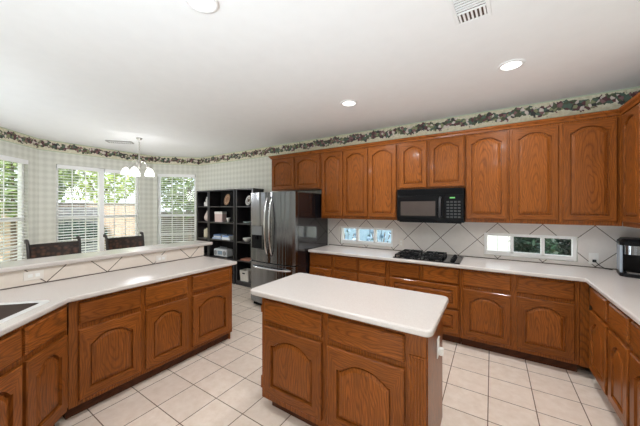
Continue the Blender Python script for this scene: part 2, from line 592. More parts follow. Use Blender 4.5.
# floral paper border under the ceiling, one strip per wall
k = 1
for p0, p1 in ((BR0, (XR, YB)), ((XR, YB), (XR, YF)), (BR1, BR0), (BL0, BR1), (BL1, BL0)):
    a, b = Vector(p0), Vector(p1)
    o = MB().box(.002, (b-a).length - .002, -.0025, -.0002, 0, .198).obj('trim_%d' % k, M['border'], None, (a.x, a.y, H - .2), math.atan2(b.y-a.y, b.x-a.x))
    struct(o, 'floral wallpaper border strip under the ceiling'); k += 1

# backsplash tile (back wall, right wall) with the two window openings left free
def splash_panel(x0, x1, y, holes):
    mb = MB()
    xs = sorted({x0, x1, *[h[0] for h in holes], *[h[1] for h in holes]})
    zs = [.905, .957, 1.2325, 1.372]
    for i in range(len(xs)-1):
        for j in range(3):
            cx = (xs[i]+xs[i+1])/2
            if j == 1 and any(h[0] < cx < h[1] for h in holes): continue
            mb.box(xs[i], xs[i+1], y - .006, y - .0005, zs[j], zs[j+1])
    return mb
struct(splash_panel(-2.335, XR - .001, YB, [(-2.12, -1.234), (-.084, .777)]).obj('trim_6', M['splash_back']), 'grey diagonal tile backsplash with dark grout')
o = MB().box(0, 2.4, -.006, -.0005, .905, 1.372).obj('trim_7', M['splash_back'], None, (XR, YB - .007, 0), ang_right)
struct(o, 'diagonal tile backsplash on the right wall')

# ------------------------------------------------------------------ windows and blinds
def window(n, p0, ang, x0, x1, z0, z1, units=1, double_hung=True, cols=3, rows=2, sash=.05):
    w = x1 - x0
    c, s = math.cos(ang), math.sin(ang)
    root = bpy.data.objects.new('window_%d' % n, None)
    COL.objects.link(root)
    root.location = (p0[0] + c*x0, p0[1] + s*x0, 0); root.rotation_euler = (0, 0, ang)
    struct(root)
    f = MB(); e = .0015
    y0, y1 = (.055, .115) if double_hung else (.02, .09)
    fw = .045 if double_hung else .034
    f.box(e, fw, y0, y1, z0+e, z1-e); f.box(w-fw, w-e, y0, y1, z0+e, z1-e)
    zb = fw if double_hung else .052
    f.box(fw, w-fw, y0, y1, z0+e, z0+zb); f.box(fw, w-fw, y0, y1, z1-fw, z1-e)
    ops = []
    if double_hung:
        xs = [fw] + [w*i/units for i in range(1, units)] + [w-fw]
        for i in range(1, units):
            f.box(w*i/units - .04, w*i/units + .04, .012, y1, z0+fw, z1-fw)
        for i in range(units):
            a = fw if i == 0 else w*i/units + .04
            b = w-fw if i == units-1 else w*(i+1)/units - .04
            ops.append((a, b))
    else:
        for i in range(1, cols):
            f.box(w*i/cols - .016, w*i/cols + .016, y0, y1, z0+fw, z1-fw)
        ops = [(fw if i == 0 else w*i/cols + .016, w-fw if i == cols-1 else w*(i+1)/cols - .016) for i in range(cols)]
    f.obj('window_frame', M['white_paint'], root, bevel=.003, seg=1)
    zm = 1.352
    for a, b in ops:
        MB().box(a, b, y0+.030, y0+.034, z0+fw, z1-fw).obj('pane', M['glass'], root)
        if double_hung:
            MB().box(a, b, .070, .112, zm-.022, zm+.022).obj('meeting_rail', M['white_paint'], root)
            g = MB()
            for i in range(1, cols):
                x = a + (b-a)*i/cols
                g.box(x-.008, x+.008, .078, .0845, z0+fw, z1-fw)
            for zz in (z0 + (zm-z0)*.5, zm + (z1-zm)*.5):
                g.box(a, b, .0785, .0840, zz-.008, zz+.008)
            g.obj('muntin', M['white_paint'], root)
    if double_hung:
        MB().box(-.05, w+.05, -.045, -.001, z0-.03, z0-.001).obj('window_sill', M['white_paint'], root, bevel=.006)
    return root

def blind(label, p0, ang, x0, x1, z0, z1):
    c, s = math.cos(ang), math.sin(ang)
    t = thing('window_blind', label, 'blind', (p0[0] + c*x0, p0[1] + s*x0, 0), ang, 'white window blinds')
    w = x1 - x0
    MB().box(.006, w-.006, -.012, .05, z1-.075, z1-.004).obj('valance', M['white_paint'], t, bevel=.004)
    m = MB(); z = z1 - .10
    pitch = .050; d = .048; tl = math.radians(15)
    while z > z0 + .05:
        dy, dz = d/2*math.cos(tl), d/2*math.sin(tl)
        cy = .027
        a = [(cy-dy, z-dz-.0012), (cy+dy, z+dz-.0012), (cy+dy, z+dz+.0012), (cy-dy, z-dz+.0012)]
        m.loft([[(.008, p[0], p[1]) for p in a], [(w-.008, p[0], p[1]) for p in a]])
        z -= pitch
    m.obj('slats', M['white_plastic'], t)
    MB().box(.008, w-.008, .006, .048, z0+.006, z0+.026).obj('bottom_rail', M['white_plastic'], t)
    m = MB()
    for x in (.1, w/2, w-.1):
        m.tube([(x, .0015, z1-.08), (x, .0015, z0+.02)], .0016, 5)
    m.obj('ladder_cord', M['white_plastic'], t)
    return t

window(1, BR1, ang_br, h_br[0][0], h_br[0][1], WZ0, WZ1)
window(2, BL0, ang_bm, h_bm[0][0], h_bm[0][1], WZ0, WZ1, units=2)
window(3, BL1, ang_bl, h_bl[0][0], h_bl[0][1], WZ0, WZ1)
window(4, BR0, ang_back, *h_back[0], double_hung=False)
window(5, BR0, ang_back, *h_back[1], double_hung=False)
blind('white slatted blind on the nook window nearest the black bookcases', BR1, ang_br, h_br[0][0]+.004, h_br[0][1]-.004, WZ0, WZ1)
mid = (h_bm[0][0] + h_bm[0][1])/2
blind('white slatted blind on left half of the double nook window', BL0, ang_bm, h_bm[0][0]+.004, mid-.042, WZ0, WZ1)
blind('white slatted blind on right half of the double nook window, behind the chandelier', BL0, ang_bm, mid+.042, h_bm[0][1]-.004, WZ0, WZ1)
blind('white slatted blind on the nook window cut by the photo\'s left edge', BL1, ang_bl, h_bl[0][0]+.004, h_bl[0][1]-.004, WZ0, WZ1)

# ------------------------------------------------------------------ cabinet builders
def resample_door(w, h, stile, arch):
    """opening polygon of an arched door and the outer polygon with the same point count (x, z), CCW seen from the front"""
    x0, x1 = stile, w - stile
    z0, zs = stile, h - stile - arch
    op = [(x0, z0), (x1, z0), (x1, zs)]
    ou = [(0, 0), (w, 0), (w, h)]
    if arch > 0:
        n = 16; hw = (x1-x0)/2; cx = w/2
        sh = .10
        for i in range(1, n):
            x = x1 - (x1-x0)*i/n
            q = min(1, abs(x-cx)/(hw*(1-sh)))
            op.append((x, zs + arch*(1-q**2.6)**1.25 if q < 1 else zs))
            ou.append((w*(1 - i/n), h))
    op.append((x0, zs)); ou.append((0, h))
    return op, ou

def inset(poly, d):
    return offset_poly(poly, d)

def make_door(parent, x, z, w, h, arch=.055, stile=.062, name='door', y=0):
    t = .026
    op, ou = resample_door(w, h, stile, arch)
    L = lambda poly, yy: [(p[0], yy, p[1]) for p in poly]
    def shrink(d):
        return [(min(max(p[0], d), w-d), min(max(p[1], d), h-d)) for p in ou]
    m = MB()
    loops = [L(ou, 0), L(ou, -t+.005), L(shrink(.005), -t), L(op, -t), L(inset(op, .003), -t+.019)]
    ids = [[m.vert(p) for p in l] for l in loops]
    n = len(op)
    for a, b in zip(ids, ids[1:]):
        for i in range(n):
            j = (i+1) % n
            side = 1 if (i == 0 or 2 <= i < n-1) else 0
            m.face((a[i], a[j], b[j], b[i]), side)
    d = m.obj(name, [M['oak_v'], M['oak_h']], parent, (x, y, z))
    p = MB()
    pl = [L(inset(op, .0028), -.0005), L(inset(op, .0028), -t+.0195), L(inset(op, .0125), -t+.0195), L(inset(op, .015), -t+.011), L(inset(op, .038), -t+.003), L(inset(op, .040), -t+.003)]
    p.loft(pl)
    p.obj('panel', M['oak_v'] if h > .3 else M['oak_h'], d)
    return d

def make_drawer(parent, x, z, w, h, name='drawer', y=0):
    t = .024
    m = MB()
    def rect(d, yy): return [(d, yy, d), (w-d, yy, d), (w-d, yy, h-d), (d, yy, h-d)]
    m.loft([rect(0, 0), rect(0, -t+.009), rect(.004, -t+.005), rect(.010, -t)])
    return m.obj(name, M['oak_h'], parent, (x, y, z))

KICK = .10
def base_cabinet(label, loc, rot, width, cols, depth=.58, drawers=True, group=None, dh=None, end_left=False, end_right=False, wide=None, open_top=False):
    """cols = [(x0, x1), ...] door columns in local x; front of the face frame at local y = 0"""
    t = thing('base_cabinet', label, 'cabinet', loc, rot, group)
    if open_top:
        cb = MB().box(0, width, 0, .02, KICK, .877).box(0, .018, .02, depth, KICK, .877).box(width-.018, width, .02, depth, KICK, .877)
        cb.box(.018, width-.018, .02, depth, KICK, KICK+.018).box(.018, width-.018, depth-.012, depth, KICK+.018, .877)
        cb.obj('carcass', M['oak_v'], t)
    else:
        MB().box(0, width, 0, depth, KICK, .877).obj('carcass', M['oak_v'], t, bevel=.002, seg=1)
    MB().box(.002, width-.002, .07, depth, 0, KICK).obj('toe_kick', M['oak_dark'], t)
    for a, b in cols:
        make_drawer(t, a, .692, b-a, .158)
        if wide is None:
            make_door(t, a, .142, b-a, .512, arch=.06)
    if wide:
        a, b = wide
        make_door(t, a, .415, b-a, .255, arch=0, stile=.05, name='drawer')
        make_door(t, a, .142, b-a, .255, arch=0, stile=.05, name='drawer')
    return t

G1 = 'oak base cabinets'
YF0 = 3.359
base_cabinet('oak base cabinet with three drawers and three arched doors beside the refrigerator', (-2.325, YF0, 0), 0, 1.213, [(.012, .392), (.436, .786), (.82, 1.182)])
base_cabinet('oak base cabinet with wide drawers under the gas cooktop', (-1.11, YF0, 0), 0, .813, [(.022, .38), (.424, .795)], wide=(.022, .795))
base_cabinet('oak base cabinet with two arched doors below the right backsplash window', (-.295, YF0, 0), 0, .97, [(.027, .457), (.506, .935)])
# corner filler post and right-hand run (faces -X)
t = tag(MB().box(.676, .738, YF0 - .015, YF0 + .05, 0.10, .877).obj('corner_post', M['oak_v'], bevel=.002, seg=1), 'narrow upright oak filler in the corner between back and right cabinets', 'filler post')
t2 = base_cabinet('oak base cabinet on the right wall nearest the corner, below the coffee maker', (.74, 3.28, 0), -PI/2, .83, [(.03, .424), (.485, .812)], depth=.58)
base_cabinet('oak base cabinet on the right wall at the photo\'s right edge', (.74, 2.448, 0), -PI/2, .80, [(.02, .385), (.425, .79)], depth=.58)
# peninsula (faces +X)
XP = -2.55
base_cabinet('oak peninsula cabinet with three arched doors under the long left worktop', (XP, .66, 0), PI/2, 1.44, [(.053, .464), (.504, .887), (.94, 1.394)], depth=.60)
# 45 degree sink base
SB = Vector((-2.550, .655))
dv = Vector((R2, -R2))
sl = SB + dv*.76
base_cabinet('oak sink cabinet set on the diagonal at the left of the photo', (sl.x, sl.y, 0), 3*PI/4, .755, [(.03, .355), (.385, .725)], depth=.60, open_top=True)
# hidden run to the left of the camera
base_cabinet('oak base cabinet beyond the sink, just outside the photo', (-1.17, .13, 0), PI, .80, [(.02, .39), (.41, .78)], depth=.58)

# worktops
CT0, CT1 = .8775, .915
back_top = [(-2.318, YB-.007), (-2.318, 3.30), (.70, 3.30), (.70, 1.62), (XR-.007, 1.62), (XR-.007, YB-.007)]
o = MB().prism(back_top, CT0, CT1).obj('worktop', M['counter'], bevel=.012, seg=3)
tag(o, 'off-white L-shaped worktop running along the back and right walls', 'worktop')

s_in = Vector((-R2, -R2))
edge0 = Vector((-2.505, .66)) ; 
def sp(s, q):
    p = edge0 + dv*s + s_in*q
    return (p.x, p.y)
sink_hole = [sp(.075, .10), sp(.075, .47), sp(.74, .47), sp(.74, .10)]
pe = sp(.78, 0)
pen_top = [(-2.515, 2.15), (-3.168, 2.15), (-3.168, -.5), (-1.2, -.5), (-1.2, pe[1]), pe, sp(0.01, 0)]
o = MB().prism(pen_top, CT0, CT1, holes=[list(reversed(sink_hole))]).obj('worktop', M['counter'], bevel=.012, seg=3)
tag(o, 'off-white peninsula worktop with the sink at its near left end', 'worktop')

# sink
c = Vector(sp(.4075, .285))
snk = thing('kitchen_sink', 'dark kitchen sink with pale rim let into the left worktop', 'sink', (c.x, c.y, .915), -PI/4)
hx, hy = .3295, .182
def rr(hx, hy, r, z, n=5):
    pts = []
    for cx, cy, a0 in ((hx-r, hy-r, 0), (-hx+r, hy-r, PI/2), (-hx+r, -hy+r, PI), (hx-r, -hy+r, 3*PI/2)):
        for i in range(n):
            a = a0 + PI/2*i/(n-1)
            pts.append((cx + r*math.cos(a), cy + r*math.sin(a), z))
    return pts
MB().loft([rr(hx+.03, hy+.03, .04, .0005), rr(hx+.028, hy+.028, .04, .005), rr(hx-.006, hy-.006, .04, .005), rr(hx-.008, hy-.008, .04, .0005)], cap0=False, cap1=False).obj('rim', plain('pale_grey_rim', srgb(206, 205, 202), .3), snk, smooth=True)
MB().loft([rr(hx-.004, hy-.004, .04, .001), rr(hx-.008, hy-.008, .04, -.15), rr(hx-.04, hy-.04, .03, -.185), rr(.05, .05, .03, -.19)], cap0=False).obj('basin', M['sink'], snk, smooth=True)
MB().lathe([(.045, -.189), (.045, -.186), (.03, -.186), (.02, -.188)]).obj('drain', M['steel'], snk, smooth=True)

# half wall and raised bar
hw = MB().box(-3.29, -3.176, -.55, 2.16, 0, 1.0445).obj('wall_peninsula', M['wallpaper'])
struct(hw, 'half wall behind the peninsula worktop')
struct(MB().box(-3.1755, -3.1695, -.5, 2.155, .905, 1.044).obj('trim_8', M['splash_pen']), 'beige diagonal tile strip under the raised bar')
o = MB().prism([(-3.135, 2.27), (-3.50, 2.27), (-3.50, -.55), (-3.135, -.55)], 1.0455, 1.086).obj('bar_counter', M['counter'], bevel=.014, seg=3)
tag(o, 'off-white raised bar counter slab along the back of the peninsula', 'counter')
struct(MB().box(-2.60, -3.165, 2.101, 2.115, .0, .877).obj('trim_9', M['oak_v']), 'oak end panel of the peninsula')

# ------------------------------------------------------------------ island
isl = thing('kitchen_island', 'oak kitchen island with off-white top and two arched doors', 'island', (-1.5, 1.52, 0), 0)
IW, ID = 1.205, .52
MB().box(0, IW, 0, ID, .085, .877).obj('carcass', M['oak_v'], isl, bevel=.002, seg=1)
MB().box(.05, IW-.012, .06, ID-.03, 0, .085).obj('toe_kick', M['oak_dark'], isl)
for a, b in ((.042, .552), (.60, 1.092)):
    make_drawer(isl, a, .690, b-a, .150)
    make_door(isl, a, .142, b-a, .512, arch=.062, stile=.07)
def rrect(x0, x1, y0, y1, r, n=6):
    pts = []
    for cx, cy, a0 in ((x1-r, y1-r, 0), (x0+r, y1-r, PI/2), (x0+r, y0+r, PI), (x1-r, y0+r, 3*PI/2)):
        for i in range(n):
            a = a0 + PI/2*i/(n-1)
            pts.append((cx + r*math.cos(a), cy + r*math.sin(a)))
    return pts
MB().prism(rrect(-.085, 1.245, -.065, .59, .045), CT0, CT1+.002).obj('countertop', M['counter'], isl, bevel=.013, seg=3)
# fluted pilaster on the front right corner
fl = MB()
px0, px1 = 1.112, IW
fl.box(px0, px1, -.008, 0, .12, .74)
for i in range(5):
    x = px0 + .009 + i*.0165
    fl.tube([(x, -.008, .13), (x, -.008, .73)], .006, 6)
fl.obj('fluted_pilaster', M['oak_v'], isl)
# side rails on the left end
for z0, z1 in ((.735, .79), (.15, .245)):
    MB().box(-.014, 0, .0, ID-.01, z0, z1).obj('end_rail', M['oak_h'], isl, bevel=.003, seg=1)
MB().box(IW, IW+.006, .012, ID-.012, .10, .86).obj('end_panel', M['oak_v'], isl)
# outlet on the island's right end
def outlet(label, loc, rot, plug=False, horizontal=False, parent=None, group=None, wide=1, pm='white_plastic'):
    t = thing('wall_outlet', label, 'outlet', loc, rot) if parent is None else parent
    w, h = (.036*wide, .058)
    if horizontal: w, h = h, w
    MB().box(-w, w, -.006, -.0005, -h, h).obj('cover_plate', M[pm], t, bevel=.002)
    for s in (-1, 1):
        cx, cz = (s*.021, 0) if horizontal else (0, s*.021)
        MB().box(cx-.014, cx+.014, -.0085, -.0055, cz-.014, cz+.014).obj('receptacle', M['white_plastic'], t, bevel=.003)
    return t
out_e = outlet('white outlet with a plug-in adapter on the right end of the island', (-1.5+IW+.0065, 1.83, .67), PI/2)
m = MB().box(-.017, .017, -.034, -.0086, -.045, .0)
m.obj('adapter', M['white_plastic'], out_e, bevel=.006)
outlet('white horizontal outlet on the bar tile nearest the sink', (-3.1693, .606, .99), PI/2, horizontal=True, pm='almond')
outlet('white horizontal outlet on the bar tile towards the far end', (-3.1693, 1.617, .966), PI/2, horizontal=True, pm='almond')
outlet('white outlet on the backsplash left of the gas cooktop', (-1.11, YB-.0063, 1.03), 0, pm='almond')
oc = outlet('white outlet beside the coffee maker with a black plug in it', (.90, YB-.0063, 1.01), 0, wide=1.05)
# ------------------------------------------------------------------ wall cabinets
YU = 3.62
def wall_cabinet(label, loc, rot, width, z0, z1, cols, depth=.318, ztop=2.385, zbot=None, arch=.055):
    t = thing('wall_cabinet', label, 'cabinet', loc, rot)
    zbot = zbot if zbot is not None else z0 + .05
    t.location.z = z0
    MB().box(0, width, 0, depth, 0, z1-z0).obj('carcass', M['oak_v'], t, bevel=.002, seg=1)
    for a, b in cols:
        make_door(t, a, zbot-z0, b-a, ztop-zbot, arch=arch, stile=.050)
    return t
ZU, ZT = 1.372, 2.44
wall_cabinet('short oak wall cabinet above the refrigerator', (-3.335, YU, 0), 0, 1.052, 1.835, ZT, [(.034, .516), (.55, 1.03)], zbot=1.853)
wall_cabinet('tall oak wall cabinet with three arched doors left of the microwave', (-2.281, YU, 0), 0, 1.217, ZU, ZT, [(.022, .385), (.405, .782), (.812, 1.196)], zbot=1.412)
wall_cabinet('short oak wall cabinet above the microwave', (-1.062, YU, 0), 0, .793, 1.782, ZT, [(.028, .364), (.40, .783)], zbot=1.80)
wall_cabinet('tall single-door oak wall cabinet just right of the microwave', (-.267, YU, 0), 0, .427, ZU, ZT, [(.012, .408)], zbot=1.416)
wall_cabinet('tall two-door oak wall cabinet above the right backsplash window', (.162, YU, 0), 0, .858, ZU, ZT, [(.022, .405), (.44, .82)], zbot=1.416)
wall_cabinet('tall oak wall cabinet on the right wall above the coffee maker', (1.022, 3.6195, 0), -PI/2, .82, ZU, ZT, [(.0645, .4245), (.4495, .81)], zbot=1.416, depth=.31)
# crown moulding along the cabinet tops
cp = [(0, 0), (.012, .0), (.018, .018), (.036, .034), (.042, .05), (0, .05)]
def crown(pts):
    """pts: path of (x, y, nx, ny) with mitred outward normals"""
    m = MB()
    loops = [[(x + nx*p[0], y + ny*p[0], 2.405 + p[1]) for p in cp] for x, y, nx, ny in pts]
    m.loft(loops)
    return m
m = crown([(-3.336, YB-.01, -1, 0), (-3.336, YU-.001, -1, -1), (1.021, YU-.001, -1, -1), (1.021, 2.79, -1, 0)])
struct(m.obj('trim_10', M['oak_h']), 'oak crown moulding along the tops of the wall cabinets')

# ------------------------------------------------------------------ microwave
mw = thing('microwave', 'black over-the-range microwave mounted above the cooktop', 'microwave', (-1.058, 3.56, 1.366))
W_ = .783; Hm = .412
MB().box(0, W_, 0, .383, 0, Hm).obj('body', M['black_satin'], mw, bevel=.004, seg=2)
v = MB().box(.004, W_-.004, -.018, -.001, .335, .405)
for i in range(4):
    v.box(.02, W_-.02, -.022, -.018, .344+.014*i, .350+.014*i)
v.obj('vent_grille', M['black_gloss'], mw)
d = MB().box(.004, .565, -.028, -.001, .03, .328).obj('door', M['black_gloss'], mw, bevel=.004)
MB().box(.055, .475, -.0305, -.0285, .075, .255).obj('window', M['dark_glass'], d)
MB().tube([(.53, -.03, .06), (.53, -.06, .085), (.53, -.06, .275), (.53, -.03, .30)], .013, 8).obj('handle', plain('charcoal_plastic', srgb(58, 58, 60), .35), d, smooth=True)
pn = MB().box(.572, W_-.004, -.026, -.001, .03, .328).obj('control_panel', M['black_gloss'], mw, bevel=.003)
MB().box(.635, .69, -.0275, -.0262, .287, .301).obj('display', M['led'], pn)
kp = MB()
for r in range(6):
    for q in range(4):
        kp.box(.600+.04*q, .628+.04*q, -.0272, -.0262, .055+.036*r, .075+.036*r)
kp.obj('keypad', plain('keypad_print', srgb(40, 40, 41), .4), pn)
MB().box(.03, W_-.03, .0, .06, -.012, 0).obj('lamp_strip', M['black_satin'], mw)

# ------------------------------------------------------------------ gas cooktop
ck = thing('gas_cooktop', 'black gas cooktop set into the back worktop', 'cooktop', (-1.05, 3.345, .915))
CW, CD = .75, .49
MB().box(0, CW, 0, CD, .0006, .012).obj('glass_top', M['black_gloss'], ck, bevel=.004)
for i, (bx, by) in enumerate(((.14, .13), (.14, .36), (.44, .13), (.44, .36))):
    MB().lathe([(.055, .012), (.055, .022), (.04, .024), (.04, .032), (.03, .035), (.005, .035)], (bx, by, 0), 16).obj('burner', M['iron'], ck, smooth=False)
for gx in (.14, .44):
    g = MB()
    for x in (gx-.11, gx+.11):
        g.box(x-.007, x+.007, .02, .47, .034, .047)
    for y in (.02, .245, .47):
        g.box(gx-.117, gx+.117, y-.007, y+.007, .034, .047)
    for by in (.13, .36):
        for a in range(4):
            dx, dy = math.cos(a*PI/2), math.sin(a*PI/2)
            x0_, y0_ = gx + dx*.10, by + dy*.10
            x1_, y1_ = gx + dx*.03, by + dy*.03
            g.box(min(x0_, x1_)-.006, max(x0_, x1_)+.006, min(y0_, y1_)-.006, max(y0_, y1_)+.006, .036, .053)
    for x in (gx-.11, gx+.11):
        for y in (.02, .245, .47):
            g.box(x-.009, x+.009, y-.009, y+.009, .012, .035)
    g.obj('grate', M['iron'], ck)
for i in range(4):
    MB().lathe([(.024, .012), (.024, .018), (.019, .020), (.017, .042), (.006, .044)], (.665, .09+.1*i, 0), 14).obj('knob', M['black_satin'], ck)

# ------------------------------------------------------------------ refrigerator
fr = thing('refrigerator', 'stainless french-door refrigerator with black sides and ice dispenser', 'refrigerator', (-3.245, 3.93, 0))
FW = .90
FD = .83
MB().box(0, FW, -FD, 0, .04, 1.765).obj('body', M['fridge_side'], fr, bevel=.006)
MB().box(.02, FW-.02, -FD-.02, -.05, .005, .04).obj('base_grille', M['black_satin'], fr)
def curved(x0, x1, z0, z1, full0=0, full1=FW, bulge=.035, t=.07):
    n = 14
    pts = []
    yb = -FD - .004
    for i in range(n+1):
        x = x0 + (x1-x0)*i/n
        u = (x-full0)/(full1-full0)*2-1
        y = yb - t - bulge*(1-u*u)
        e = min(x-x0, x1-x)
        if e < .012: y += .012*(1-e/.012)
        pts.append((x, y))
    return MB().prism([(x1, yb), (x0, yb)] + pts, z0, z1)
dl = curved(.002, FW/2-.003, .715, 1.775).obj('door', M['steel'], fr, bevel=.004)
dr = curved(FW/2+.003, FW-.002, .715, 1.775).obj('door', M['steel'], fr, bevel=.004)
fd = curved(.002, FW-.002, .075, .700).obj('freezer_drawer', M['steel'], fr, bevel=.004)
def fy(x):
    u = x/FW*2-1
    return -FD - .004 - .07 - .035*(1-u*u)
for par, x in ((dl, FW/2-.045), (dr, FW/2+.045)):
    y = fy(x)
    path = []
    for i in range(13):
        a = i/12
        path.append((x, y + .004 - .07*math.sin(PI*a)**.6, .82 + .88*a))
    MB().tube(path, .014, 8).obj('handle', M['bright_steel'], par, smooth=True)
path = []
for i in range(15):
    a = i/14
    x = .07 + (FW-.14)*a
    path.append((x, fy(x) + .004 - .055*min(1, math.sin(PI*a)*2.2), .635))
MB().tube(path, .014, 8).obj('handle', M['bright_steel'], fd, smooth=True)
# dispenser on the left door
x0_, x1_ = .085, .30
yy = min(fy(x0_), fy(x1_)) - .002
ds = MB()
ds.box(x0_-.012, x0_, yy-.012, yy+.045, .90, 1.27); ds.box(x1_, x1_+.012, yy-.012, yy+.02, .90, 1.27)
ds.box(x0_, x1_, yy-.012, yy+.03, 1.255, 1.27); ds.box(x0_, x1_, yy-.02, yy+.03, .90, .915)
ds = ds.obj('dispenser', M['steel'], dl, bevel=.002, seg=1)
MB().box(x0_, x1_, yy-.004, yy+.030, .916, 1.12).obj('recess', M['black_satin'], ds)
MB().box(x0_, x1_, yy-.010, yy+.030, 1.121, 1.254).obj('touch_panel', M['grey_plastic'], ds)
MB().lathe([(.03, 1.06), (.022, 1.12)], ((x0_+x1_)/2, yy-.018, 0), 10).obj('spout', M['black_gloss'], ds)
MB().box(x1_-.36+.55, x1_-.36+.55+.05, fy(.78)-.006, fy(.78)+.01, 1.685, 1.70).obj('badge', M['bright_steel'], dr)

# ------------------------------------------------------------------ bookcases
SHZ = [.06, .47, .84, 1.205, 1.545, 1.89]
BC = []
def bookcase(label, x0, x1):
    t = thing('bookcase', label, 'bookcase', (x0, YB - .006, 0), 0, 'black bookcases')
    w = x1-x0; d = .29; p = .034
    for a in (0, w-p):
        MB().box(a, a+p, -d, 0, 0, 1.91).obj('side_panel', M['bookcase'], t, bevel=.0015, seg=1)
    MB().box(p, w-p, -d, 0, 1.888, 1.91).obj('top_panel', M['bookcase'], t)
    MB().box(p, w-p, -.006, 0, .08, 1.888).obj('back_panel', M['bookback'], t)
    MB().box(p, w-p, -d+.01, -.02, 0, .058).obj('plinth', M['bookcase'], t)
    for z in SHZ[:5]:
        MB().box(p, w-p, -d+.003, -.007, z, z+.022).obj('shelf', M['bookcase'], t)
    return t
bookcase('narrow black bookcase by the nook window, leftmost of the three', -5.635, -5.205)
bookcase('wide black bookcase in the middle of the three', -5.200, -4.362)
bookcase('narrow black bookcase next to the refrigerator, rightmost of the three', -4.325, -3.838)
ys = 3.80
S = [z + .0225 for z in SHZ]
def single(mb, name, mat, label, cat, loc=(0,0,0), rot=0, group=None, **kw):
    return tag(mb.obj(name, mat, None, loc, rot, **kw), label, cat, group)
PORC = plain('white_porcelain', srgb(232, 228, 222), .3)
PINKP = plain('blush_porcelain', srgb(222, 204, 194), .35)
CREAM = plain('cream_ceramic', srgb(216, 206, 178), .4)
BROWN = plain('brown_pottery', srgb(150, 116, 90), .45, var=.25)
# narrow unit
t = thing('figurine', 'white square-shouldered figurine on the top shelf of the narrow bookcase', 'ornament', (-5.47, ys, S[4]))
MB().box(-.06, .06, -.04, .04, 0, .10).obj('base', PORC, t, bevel=.01)
MB().lathe([(.035, .10), (.045, .14), (.02, .18), (.03, .20), (.005, .215)], (.02, 0, 0), 12).obj('head', PORC, t, smooth=True)
single(MB().lathe([(.045, 0), (.085, .05), (.09, .10), (.07, .16), (.035, .21), (.04, .235), (.03, .235)], n=18), 'vase', PINKP, 'blush rounded vase on the second shelf of the narrow bookcase', 'vase', (-5.42, ys, S[3]), smooth=True)
t = thing('mug', 'cream patterned canister on the third shelf of the narrow bookcase', 'canister', (-5.47, ys, S[2]))
MB().lathe([(.06, 0), (.065, .01), (.065, .17), (.058, .175), (.055, .17)], n=18).obj('body', CREAM, t, smooth=True)
MB().lathe([(.06, .176), (.05, .19), (.012, .195), (.016, .21), (.004, .215)], n=16).obj('lid', CREAM, t, smooth=True)
# middle unit
t = thing('decorative_plate', 'round brown plate standing on the top shelf of the middle bookcase', 'plate', (-4.75, ys, S[4]))
def plate(parent, r, mat, rimmat):
    a = math.radians(-78)
    pl = MB().lathe([(.004, 0), (r*.6, .0), (r*.95, .016), (r, .02), (r*.97, .024), (r*.6, .008), (.004, .006)], n=28)
    o = pl.obj('dish', mat, parent, (0, 0, r + .012), (math.radians(78), 0, 0), smooth=True)
    q = MB().lathe([(r*.62, .010), (r*.7, .014), (r*.62, .013)], n=28, cap=False)
    q.obj('rim_band', rimmat, o)
    s = MB()
    for x in (-.05, .05):
        s.tube([(x, -.055, .02), (x, -.04, .005), (x, .05, .005), (x*.4, .03, .16)], .005, 6)
    s.obj('stand', M['bookcase'], parent)
plate(t, .125, BROWN, plain('tan_band', srgb(206, 178, 150), .5))
t.rotation_euler.z = math.radians(-12)
t = thing('photo_box', 'white and pink keepsake box on the second shelf of the middle bookcase', 'box', (-4.99, ys, S[3]), math.radians(12))
MB().box(-.10, .10, -.07, .07, 0, .20).obj('box_body', plain('blush_card', srgb(214, 190, 184), .6), t, bevel=.003, seg=1)
MB().box(-.103, .103, -.073, .073, .17, .222).obj('lid', PORC, t, bevel=.003, seg=1)
single(MB().lathe([(.03, 0), (.032, .06), (.042, .095), (.036, .095), (.026, .06), (.004, .02)], n=14), 'cup', PORC, 'small white cup right of the pink box in the middle bookcase', 'cup', (-4.70, ys-.03, S[3]), smooth=True)
def book(x, y, z, w, d, h, rot, col, label, group, cat='book'):
    t = thing('book', label, cat, (x, y, z), rot, group)
    MB().box(-w/2, w/2, -d/2, d/2, 0, .003).box(-w/2, w/2, -d/2, d/2, h-.003, h).box(-w/2, w/2, -d/2, -d/2+.003, .003, h-.003).obj('cover', plain('cover', col, .5), t)
    MB().box(-w/2+.004, w/2-.004, -d/2+.0035, d/2-.006, .0033, h-.0033).obj('pages', PORC, t)
GB = 'books lying on the third shelf'
book(-4.99, ys, S[2], .28, .2, .035, .05, srgb(170, 186, 210), 'pale blue book at the bottom of the stack in the middle bookcase', GB)
book(-4.98, ys, S[2]+.0355, .25, .19, .03, -.05, srgb(206, 210, 214), 'white book in the middle of the left stack in the middle bookcase', GB)
book(-5.00, ys, S[2]+.066, .22, .17, .028, .1, srgb(90, 116, 160), 'dark blue book on top of the stack in the middle bookcase', GB)
book(-4.71, ys, S[2], .22, .19, .05, .08, srgb(232, 236, 240), 'thick white book at the bottom right on the third shelf, middle bookcase', GB)
book(-4.72, ys, S[2]+.0505, .2, .17, .035, -.04, srgb(120, 150, 196), 'blue book lying on the thick white one in the middle bookcase', GB)
